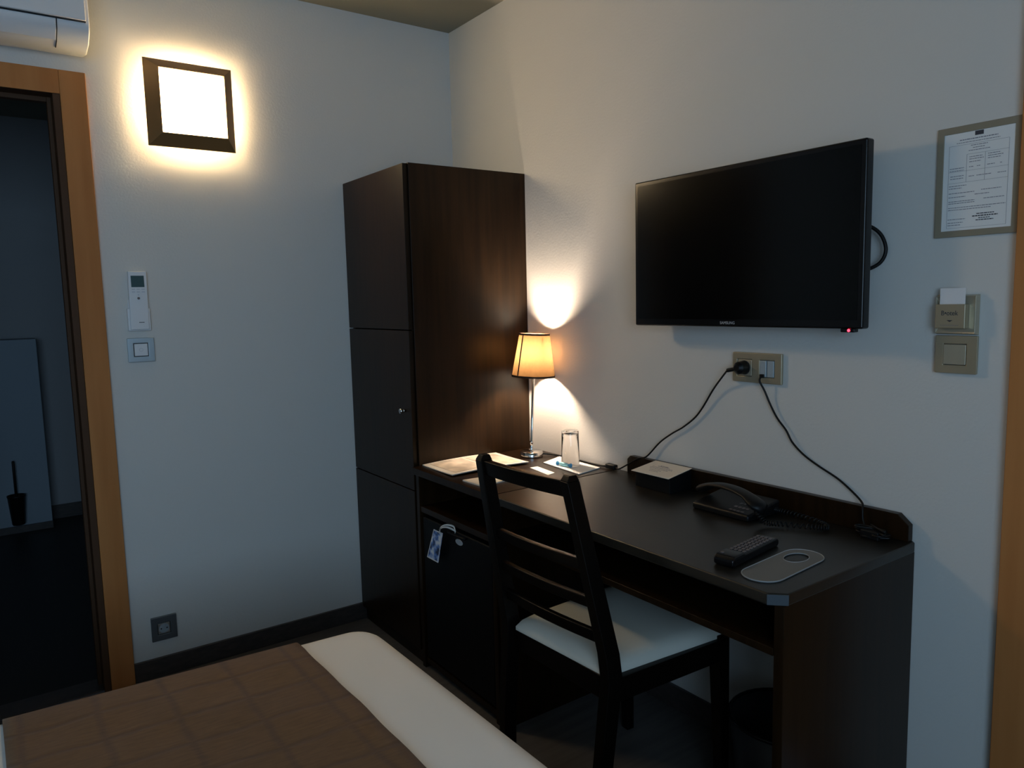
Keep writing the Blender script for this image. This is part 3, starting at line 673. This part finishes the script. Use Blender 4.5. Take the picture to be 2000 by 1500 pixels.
# ------------------------------------------------------------------ plates on the left wall
t = thing('light_switch', 'square silver light switch with a round mark, under the air conditioner remote', 'switch', (-1.262, 0, 1.16))
x0, x1, z0, z1 = -1.3035, -1.2205, 1.119, 1.2005
bm = B()
frame_plate_left(bm, x0, x1, z0, z1, [(-1.2855, -1.2405, 1.138, 1.183)], -.011, -.001)
obj('plate', bm, STEELB, t, 0.002)
bm = B(); box(bm, -1.2855, -1.2405, -.006, -.001, 1.138, 1.183); obj('switch_gap', bm, GAP, t)
bm = B(); box(bm, -1.2835, -1.2425, -.0125, -.004, 1.140, 1.181); rk = obj('rocker', bm, WHPL, t, 0.0012)
bm = B(); rg = [(-1.263 + r * math.cos(a * PI / 12), -0.0128, 1.1605 + r * math.sin(a * PI / 12)) for r in (0.0062, 0.0048) for a in range(24)]
vs = [bm.verts.new(p) for p in rg]
for i in range(24): bm.faces.new([vs[i], vs[(i + 1) % 24], vs[24 + (i + 1) % 24], vs[24 + i]])
rm = obj('ring_mark', bm, WHPL2, rk); rm.modifiers.new('thick', 'SOLIDIFY').thickness = 0.0006

t = thing('wall_socket', 'dark steel socket low on the left wall just above the skirting', 'socket', (-1.258, 0, 0.174))
x0, x1, z0, z1 = -1.300, -1.217, 0.130, 0.217
bm = B()
frame_plate_left(bm, x0, x1, z0, z1, [(-1.280, -1.238, 0.152, 0.193)], -.011, -.001)
obj('plate', bm, DKPLATE, t, 0.002)
bm = B(); box(bm, -1.280, -1.238, -.004, -.001, 0.152, 0.193); obj('switch_gap', bm, GAP, t)
bm = B(); box(bm, -1.2785, -1.2395, -.0085, -.004, 0.1535, 0.1915); ou = obj('outlet', bm, STEEL, t, 0.0012)
bm = B(); cyl(bm, (-1.259, -0.0087, 0.1725), 0.0165, 0.0015, 1, r2=0.0165); ow = obj('outlet_well', bm, STEELB, ou)
bm = B(); cyl(bm, (-1.2685, -0.0092, 0.1725), 0.0025, 0.002, 1, n=12); cyl(bm, (-1.2495, -0.0092, 0.1725), 0.0025, 0.002, 1, n=12); obj('pin_holes', bm, GAP, ou)

t = thing('air_conditioner_remote', 'white air conditioner remote control in a holder on the left wall', 'remote control', (-1.262, 0, 1.325))
bm = B(); box(bm, -1.297, -1.227, -.016, -.001, 1.225, 1.300); box(bm, -1.292, -1.232, -.006, -.001, 1.300, 1.330); obj('holder', bm, WHPL, t, 0.003)
bm = B(); hexa(bm, [(-1.291, -.003, 1.229), (-1.233, -.003, 1.229), (-1.233, -.021, 1.229), (-1.291, -.021, 1.229)], [(-1.287, -.003, 1.424), (-1.230, -.003, 1.424), (-1.230, -.021, 1.424), (-1.287, -.021, 1.424)])
hb = obj('handset', bm, WHPL, t, 0.003)
bm = B(); box(bm, -1.2795, -1.2395, -.0215, -.019, 1.371, 1.409); obj('display', bm, LCD, hb, label='dark green display')
for cx in (-1.274, -1.2595, -1.2445):
    for cz in (1.364, 1.355):
        bm = B(); box(bm, cx - .005, cx + .005, -.0222, -.020, cz - .0018, cz + .0018); obj('button', bm, WHPL2, hb)
bm = B(); cyl(bm, (-1.260, -.0222, 1.345), .0024, .0015, 1, n=12); obj('button', bm, WHPL2, hb)
bm = B(); cyl(bm, (-1.260, -.0225, 1.334), .0042, .0015, 1, n=16); obj('button', bm, BTN, hb, label='round brown button')
bm = B()
for k in range(6): box(bm, -1.2640 + .0028 * k, -1.2640 + .0028 * k + .0022, -.0213, -.0208, 1.2520, 1.2545)
obj('brand_mark', bm, INK, hb)

# ------------------------------------------------------------------ notice on the right wall
t = thing('framed_notice', 'printed white notice in a flat taupe frame on the right wall by the door', 'notice', (0, -2.075, 1.523))
y0, y1, z0, z1 = -2.1545, -1.9965, 1.4085, 1.6355
bm = B(); frame_plate(bm, y0, y1, z0, z1, [(-2.1435, -2.0095, 1.4215, 1.6215)], -0.006, -0.0005); obj('frame', bm, TAUPE, t, 0.0008)
bm = B(); box(bm, -0.004, -0.0006, -2.1435, -2.0095, 1.4215, 1.6215); pp = obj('paper', bm, PAPER, t)
bm = B(); box(bm, -0.0046, -0.0040, -2.0850, -2.0690, 1.6120, 1.6205); obj('printed_badge', bm, INK, pp)
bm = B(); random.seed(9)
def line(ya, yb, z, h=0.0013):      # printed words as rows of small marks, running along -y
    y = ya
    while y > yb:
        w = random.uniform(.002, .0065); e = max(y - w, yb)
        box(bm, -0.0044, -0.0040, e, y, z - h / 2, z + h / 2); y = e - 0.0011
def rule(ya, yb, z): box(bm, -0.0043, -0.0040, yb, ya, z - .0002, z + .0002)
def vrule(y, za, zb): box(bm, -0.0043, -0.0040, y - .0002, y + .0002, zb, za)
line(-2.040, -2.112, 1.6065, .0018); line(-2.034, -2.116, 1.6010, .0012)
for ya, yb, z in ((-2.062, -2.094, 1.5930), (-2.066, -2.088, 1.5880), (-2.058, -2.098, 1.5830)): line(ya, yb, z)
rule(-2.020, -2.133, 1.5965); vrule(-2.020, 1.5965, 1.4270); vrule(-2.133, 1.5965, 1.4270); rule(-2.020, -2.133, 1.4270)
rule(-2.055, -2.133, 1.5760); vrule(-2.055, 1.5760, 1.5200); vrule(-2.090, 1.5760, 1.5200); rule(-2.020, -2.133, 1.5200); rule(-2.020, -2.133, 1.5430)
for ya, yb, z in ((-2.060, -2.085, 1.5700), (-2.060, -2.087, 1.5655), (-2.095, -2.118, 1.5715), (-2.095, -2.124, 1.5670), (-2.095, -2.118, 1.5625), (-2.060, -2.082, 1.5600),
                  (-2.022, -2.050, 1.5500), (-2.022, -2.050, 1.5450), (-2.060, -2.068, 1.5500), (-2.075, -2.081, 1.5500), (-2.094, -2.108, 1.5500), (-2.118, -2.122, 1.5500),
                  (-2.024, -2.050, 1.5340), (-2.024, -2.050, 1.5290), (-2.060, -2.070, 1.5310), (-2.075, -2.102, 1.5310), (-2.114, -2.130, 1.5310),
                  (-2.022, -2.056, 1.5140), (-2.022, -2.047, 1.5090), (-2.022, -2.072, 1.4990), (-2.085, -2.122, 1.5010), (-2.022, -2.055, 1.4910), (-2.073, -2.100, 1.4930),
                  (-2.022, -2.073, 1.4820), (-2.022, -2.073, 1.4780), (-2.090, -2.128, 1.4830), (-2.022, -2.131, 1.4690), (-2.022, -2.105, 1.4645),
                  (-2.022, -2.056, 1.4450), (-2.022, -2.052, 1.4380), (-2.022, -2.047, 1.4330)): line(ya, yb, z)
obj('printed_text', bm, INKG, pp)
bm = B(); line(-2.078, -2.112, 1.4530, .0018); line(-2.070, -2.118, 1.4485, .0022); line(-2.082, -2.104, 1.4440, .0016); line(-2.077, -2.110, 1.4400, .0018); obj('printed_stamp', bm, INK, pp)

# ------------------------------------------------------------------ air conditioner
t = thing('air_conditioner', 'white wall-mounted air conditioner above the bathroom opening', 'air conditioner', (-1.79, 0, 2.05))
AX0, AX1 = -2.24, -1.362
bm = B(); prism(bm, [(-0.001, 2.098), (-0.085, 2.082), (-0.150, 2.092), (-0.188, 2.118), (-0.196, 2.142), (-0.196, 2.38), (-0.001, 2.38)], 0, AX0, AX1); obj('body', bm, WHPL, t, 0.004)
bm = B(); box(bm, -2.238, -1.372, -0.212, -0.198, 2.144, 2.378); obj('front_panel', bm, WHPL, t, 0.004)
bm = B(); prism(bm, [(-0.158, 2.091), (-0.192, 2.113), (-0.2005, 2.1385), (-0.1975, 2.1395), (-0.189, 2.116), (-0.156, 2.094)], 0, -2.18, -1.449); obj('louver', bm, WHPL, t, 0.001)
bm = B(); prism(bm, [(-0.110, 2.0835), (-0.152, 2.0905), (-0.190, 2.116), (-0.1990, 2.140), (-0.196, 2.142), (-0.186, 2.120), (-0.150, 2.096), (-0.110, 2.088)], 0, -1.4480, -1.4455); obj('louver_gap', bm, GAP, t)
bm = B(); box(bm, -2.2375, -1.3725, -0.2045, -0.1965, 2.1415, 2.1440); obj('panel_gap', bm, GAP, t)

# ------------------------------------------------------------------ toilet brush in the bathroom
t = thing('toilet_brush', 'dark toilet brush in a tapered holder on the pale bathroom wall ledge', 'toilet brush', (-1.612, 2.36, 0.06))
bm = B(); lathe(bm, [(0.0005, 0), (0.030, 0), (0.033, 0.006), (0.045, 0.165), (0.047, 0.168), (0.047, 0.176), (0.0435, 0.176), (0.0435, 0.166), (0.0005, 0.02)], n=32, cap=False); obj('holder', bm, BLKPL, t, local=True, smooth=True)
bm = B(); lathe(bm, [(0.0005, 0.02), (0.007, 0.02), (0.007, 0.372), (0.005, 0.378), (0.0005, 0.379)], n=16, cap=False); obj('handle', bm, BLKPL, t, local=True, smooth=True)
bm = B(); box(bm, -.012, .012, .040, .050, .11, .15); obj('wall_bracket', bm, BLKPL, t, local=True)

# ------------------------------------------------------------------ things on the desk top
# brochure
t = thing('brochure', 'open pinkish brochure with pictures lying on the cabinet beside the wardrobe', 'brochure', (-0.32, -0.63, DT))
def sheet(name, c, m, parent, z0, th, curl, n=10):
    """sheet between corners c[0..3] (a,b,c,d), edge c0-c3 lifted by curl"""
    bm = B(); g = []
    for i in range(n + 1):
        u = i / n; row = []
        for j in range(n + 1):
            v = j / n
            p = (Vector(c[0]) * (1 - u) + Vector(c[1]) * u) * (1 - v) + (Vector(c[3]) * (1 - u) + Vector(c[2]) * u) * v
            row.append(bm.verts.new((p.x, p.y, z0 + curl(u, v))))
        g.append(row)
    for i in range(n):
        for j in range(n): bm.faces.new([g[i][j], g[i + 1][j], g[i + 1][j + 1], g[i][j + 1]])
    bmesh.ops.recalc_face_normals(bm, faces=bm.faces)
    if sum((f.normal.z for f in bm.faces)) < 0: bmesh.ops.reverse_faces(bm, faces=bm.faces)
    low = bmesh.ops.extrude_face_region(bm, geom=list(bm.faces))
    for v in [e for e in low['geom'] if isinstance(e, bmesh.types.BMVert)]: v.co.z += th
    return obj(name, bm, m, parent, smooth=False)
cc = [(-0.479, -0.520, 0), (-0.167, -0.519, 0), (-0.182, -0.745, 0), (-0.487, -0.736, 0)]
cu = lambda u, v: 0.004 * abs(math.sin(u * PI)) + 0.004 * v * v
sheet('cover', cc, PAPERB, t, DT + 0.0008, 0.003, cu)
ins = lambda s: [tuple(Vector(cc[k]).lerp(Vector((-0.328, -0.625, 0)), s)) for k in range(4)]
c2 = ins(0.14); half = [tuple(Vector(c2[0]).lerp(Vector(c2[1]), .52)), c2[1], c2[2], tuple(Vector(c2[3]).lerp(Vector(c2[2]), .52))]
half2 = [c2[0], tuple(Vector(c2[0]).lerp(Vector(c2[1]), .48)), tuple(Vector(c2[3]).lerp(Vector(c2[2]), .48)), c2[3]]
for hh, (ua, ub) in ((half, (.55, .93)), (half2, (.07, .52))):
    sheet('picture', hh, MAGPIC, t, DT + 0.0042, 0.0006, lambda u, v: 0.004 * abs(math.sin((ua + (ub - ua) * u) * PI)) + 0.004 * (0.07 + .86 * v) ** 2)
# notepad + pen
t = thing('notepad', 'small white notepad near the cabinet front edge behind the chair back', 'notepad', (-0.42, -0.85, DT))
cn = [(-0.492, -0.808, 0), (-0.390, -0.818, 0), (-0.374, -0.898, 0), (-0.486, -0.916, 0)]
sheet('pages', cn, PAPERB, t, DT + .0005, 0.004, lambda u, v: 0)
t = thing('pen', 'slim silver pen lying across the white notepad', 'pen', (-0.40, -0.845, DT + .008))
bm = B(); tube(bm, [(-0.455, -0.852, DT + .0088), (-0.352, -0.832, DT + .0088)], 0.0036, sub=2); obj('barrel', bm, CHROME, t, smooth=True)
bm = B(); tube(bm, [(-0.352, -0.832, DT + .0088), (-0.343, -0.830, DT + .0088)], 0.003, sub=3, rr=lambda k: 0.0034 * (1 - k) + .0006); obj('tip', bm, BLKPL, t, smooth=True)
# small card
bm = B(); hexa(bm, [(-0.216, -0.797, DT + .0003), (-0.186, -0.800, DT + .0003), (-0.200, -0.912, DT + .0003), (-0.238, -0.925, DT + .0003)], [(-0.216, -0.797, DT + .0013), (-0.186, -0.800, DT + .0013), (-0.200, -0.912, DT + .0013), (-0.238, -0.925, DT + .0013)])
tag(obj('paper_card', bm, PAPER), 'narrow white card lying between the notepad and the napkin', 'card')
# napkin, glass, sweet
bm = B(); hexa(bm, [(-0.137, -0.770, DT + .0003), (-0.030, -0.728, DT + .0003), (-0.043, -0.960, DT + .0003), (-0.158, -0.985, DT + .0003)], [(-0.137, -0.770, DT + .0033), (-0.030, -0.728, DT + .0033), (-0.043, -0.960, DT + .0033), (-0.158, -0.985, DT + .0033)])
tag(obj('paper_napkin', bm, PAPER, bevel=0.001), 'folded white paper napkin under the upturned glass on the desk', 'napkin')
t = thing('drinking_glass', 'clear patterned drinking glass standing upside down on the napkin', 'glass', (-0.095, -0.868, DT + .0035))
bm = B(); lathe(bm, [(0.0297, 0.0), (0.0312, 0.0004), (0.0315, 0.0015), (0.0288, 0.118), (0.0275, 0.1205), (0.0005, 0.1205), (0.0005, 0.112), (0.0262, 0.111), (0.0294, 0.0015), (0.0297, 0.0)], n=48, cap=False); obj('body', bm, GLASS, t, local=True, smooth=True)
t = thing('wrapped_sweet', 'small sweet in a twisted light blue wrapper on the napkin', 'sweet', (-0.118, -0.868, DT + .010))
sa = Vector((-0.127, -0.850, DT + .0105)); sb2 = Vector((-0.122, -0.888, DT + .0105))
bm = B(); tube(bm, [sa, sb2], 0.007, sub=8, rr=lambda k: 0.0045 + 0.0028 * math.sin(PI * k)); obj('sweet_body', bm, CYANF, t, smooth=True)
for a, dr in ((sa, (sa - sb2).normalized()), (sb2, (sb2 - sa).normalized())):
    bm = B(); tube(bm, [a - dr * .001, a + dr * .012], 0.004, n=10, sub=5, rr=lambda k: 0.0028 + 0.005 * k); obj('wrapper_end', bm, BLUEF, t)
# sign card; the black block under it is added for its shadow
t = thing('table_sign', 'white printed card on a black block for its shadow against the desk upstand', 'card sign', (-0.08, -1.26, DT))
bm = B(); prism(bm, [(-0.118, DT + .0002), (-0.026, DT + .0002), (-0.026, DT + 0.056), (-0.118, DT + 0.048)], 1, -1.340, -1.202); obj('shadow_block', bm, BLKPL, t, 0.001)
bm = B(); cs4 = [(-0.134, -1.200), (-0.020, -1.192), (-0.020, -1.338), (-0.134, -1.350)]; zz = lambda x: DT + 0.0485 + (x + 0.134) * 0.105
hexa(bm, [(x, y, zz(x)) for x, y in cs4], [(x, y, zz(x) + .0012) for x, y in cs4]); cdp = obj('card', bm, PAPERB, t)
bm = B(); random.seed(5)
for x, ya, yb, h in ((-0.055, -1.245, -1.275, .003), (-0.061, -1.240, -1.285, .003), (-0.069, -1.225, -1.305, .0018), (-0.076, -1.222, -1.310, .0018), (-0.084, -1.228, -1.300, .0018), (-0.095, -1.240, -1.285, .002), (-0.105, -1.245, -1.280, .0018)):
    y = ya
    while y > yb:
        e = max(y - random.uniform(.003, .009), yb)
        hexa(bm, [(x + a, b, zz(x + a) + .0012) for a, b in ((0, e), (h, e), (h, y), (0, y))], [(x + a, b, zz(x + a) + .0016) for a, b in ((0, e), (h, e), (h, y), (0, y))]); y = e - .0018
obj('printed_text', bm, INKG, cdp)
# telephone
t = thing('telephone', 'black desk telephone with its handset on top by the upstand', 'telephone', (-0.12, -1.57, DT))
bm = B(); prism(bm, [(-0.178, DT), (-0.045, DT), (-0.045, DT + 0.038), (-0.178, DT + 0.018)], 1, -1.655, -1.475); obj('body', bm, BLKPL, t, 0.006)
bm = B()
for i in range(3):
    for j in range(4): box(bm, -0.125 - i * .022, -0.112 - i * .022, -1.60 - j * .012 + .004, -1.60 - j * .012 + .012, DT + .020, DT + 0.0275 - i * .0035)
obj('keypad', bm, BTN, t)
HA, HB = Vector((-0.118, -1.452, 0)), Vector((-0.165, -1.690, 0))
bm = B(); n = 22; rows = []
for i in range(n + 1):
    k = i / n; p = HA.lerp(HB, k); dr = (HB - HA).normalized(); nn = Vector((-dr.y, dr.x, 0))
    arch = math.sin(PI * k) ** 0.8
    endf = max(0, abs(2 * k - 1) - .55) / .45
    w = 0.021 + 0.006 * min(endf * 2, 1); w *= math.sqrt(max(0.08, 1 - max(0, abs(2 * k - 1) - .86) ** 2 / .0196))
    top_ = DT + 0.050 + 0.026 * arch; bot = DT + 0.040 + 0.022 * arch - 0.012 * min(1, endf * 2)
    ring = []
    for a in range(12):
        an = 2 * PI * a / 12; ring.append(bm.verts.new(p + nn * (w * math.cos(an)) + Vector((0, 0, (top_ + bot) / 2 + (top_ - bot) / 2 * math.sin(an)))))
    rows.append(ring)
for a, b in zip(rows, rows[1:]):
    for i in range(12): bm.faces.new([a[i], a[(i + 1) % 12], b[(i + 1) % 12], b[i]])
bm.faces.new(rows[0][::-1]); bm.faces.new(rows[-1]); obj('handset', bm, BLKPL, t, smooth=True)
bm = B(); P = []
path = smoothpts([(-0.165, -1.668, DT + .030), (-0.170, -1.700, DT + .012), (-0.150, -1.730, DT + .010), (-0.115, -1.790, DT + .010), (-0.095, -1.815, DT + .010), (-0.070, -1.790, DT + .010), (-0.055, -1.720, DT + .010), (-0.060, -1.670, DT + .012), (-0.065, -1.652, DT + .014)], 34)
for i, p in enumerate(path):
    a = i * 1.05; dr = (path[min(i + 1, len(path) - 1)] - path[max(i - 1, 0)]).normalized(); n1 = dr.cross(Vector((0, 0, 1))).normalized(); n2 = n1.cross(dr)
    P.append(p + (n1 * math.cos(a) + n2 * math.sin(a)) * .0062)
tube(bm, P, 0.0016, n=5, sub=1); obj('coiled_cord', bm, BLKPL, t, smooth=True)
# television remote
RA, RB = Vector((-0.470, -1.812, 0)), Vector((-0.268, -1.782, 0))
dv = RB - RA; ang = math.atan2(dv.y, dv.x); mid = (RA + RB) / 2
t = thing('remote_control', 'black television remote control lying on the desk beside the grey hanger', 'remote control', (mid.x, mid.y, DT), ang)
L_ = dv.length / 2
bm = B(); hw = .0235
prism(bm, [(-L_, 0.004), (-L_ + .006, 0.0005), (L_ - .006, 0.0005), (L_, 0.004), (L_, 0.014), (L_ - .01, 0.019), (-L_ + .055, 0.020), (-L_ + .045, 0.024), (-L_ + .01, 0.024), (-L_, 0.017)], 1, -hw, hw); obj('body', bm, BLKGL, t, 0.004, local=True)
for i in range(9):
    for j in range(4):
        bm = B(); x = -L_ + .062 + i * .0145; y = -.0148 + j * .0099
        box(bm, x - .0042, x + .0042, y - .0030, y + .0030, .0165, .0222); obj('button', bm, BTN, t, 0.0008, local=True)
bm = B(); cyl(bm, (-L_ + .018, 0.012, .022), .004, .0035, 2, n=14); obj('power_button', bm, BTN, t, local=True)
# door hanger: capsule card with an oval hole
GA, GB = Vector((-0.446, -1.894, 0)), Vector((-0.291, -1.882, 0))
t = thing('door_hanger', 'flat grey rounded door hanger with an oval hole at the right front of the desk', 'door hanger', (-0.3685, -1.888, DT), math.atan2(GB.y - GA.y, GB.x - GA.x))
def capsule(hx, r, n=16):
    out = []
    for cx, a0 in ((hx, -90), (-hx, 90)):
        for k in range(n + 1):
            a = math.radians(a0 + 180 * k / n); out.append((cx + r * math.cos(a), r * math.sin(a)))
    return out
out_ = capsule(0.078, 0.043)
hole = [(0.058 + 0.034 * math.cos(a * PI / 16), 0.004 + 0.023 * math.sin(a * PI / 16)) for a in range(32)]
bm = B(); holed(bm, out_, [hole], 0.0004, 0.0026); obj('card', bm, GREYC, t, local=True)
bm = B(); tube(bm, [(x, y, .0026) for x, y in capsule(.078, .0425)] + [(capsule(.078, .0425)[0][0], capsule(.078, .0425)[0][1], .0026)], 0.0011, n=6, sub=1)
tube(bm, [(x, y, .0026) for x, y in hole + hole[:1]], 0.0009, n=6, sub=1); obj('rim', bm, GREYE, t, local=True, label='pale raised rim')
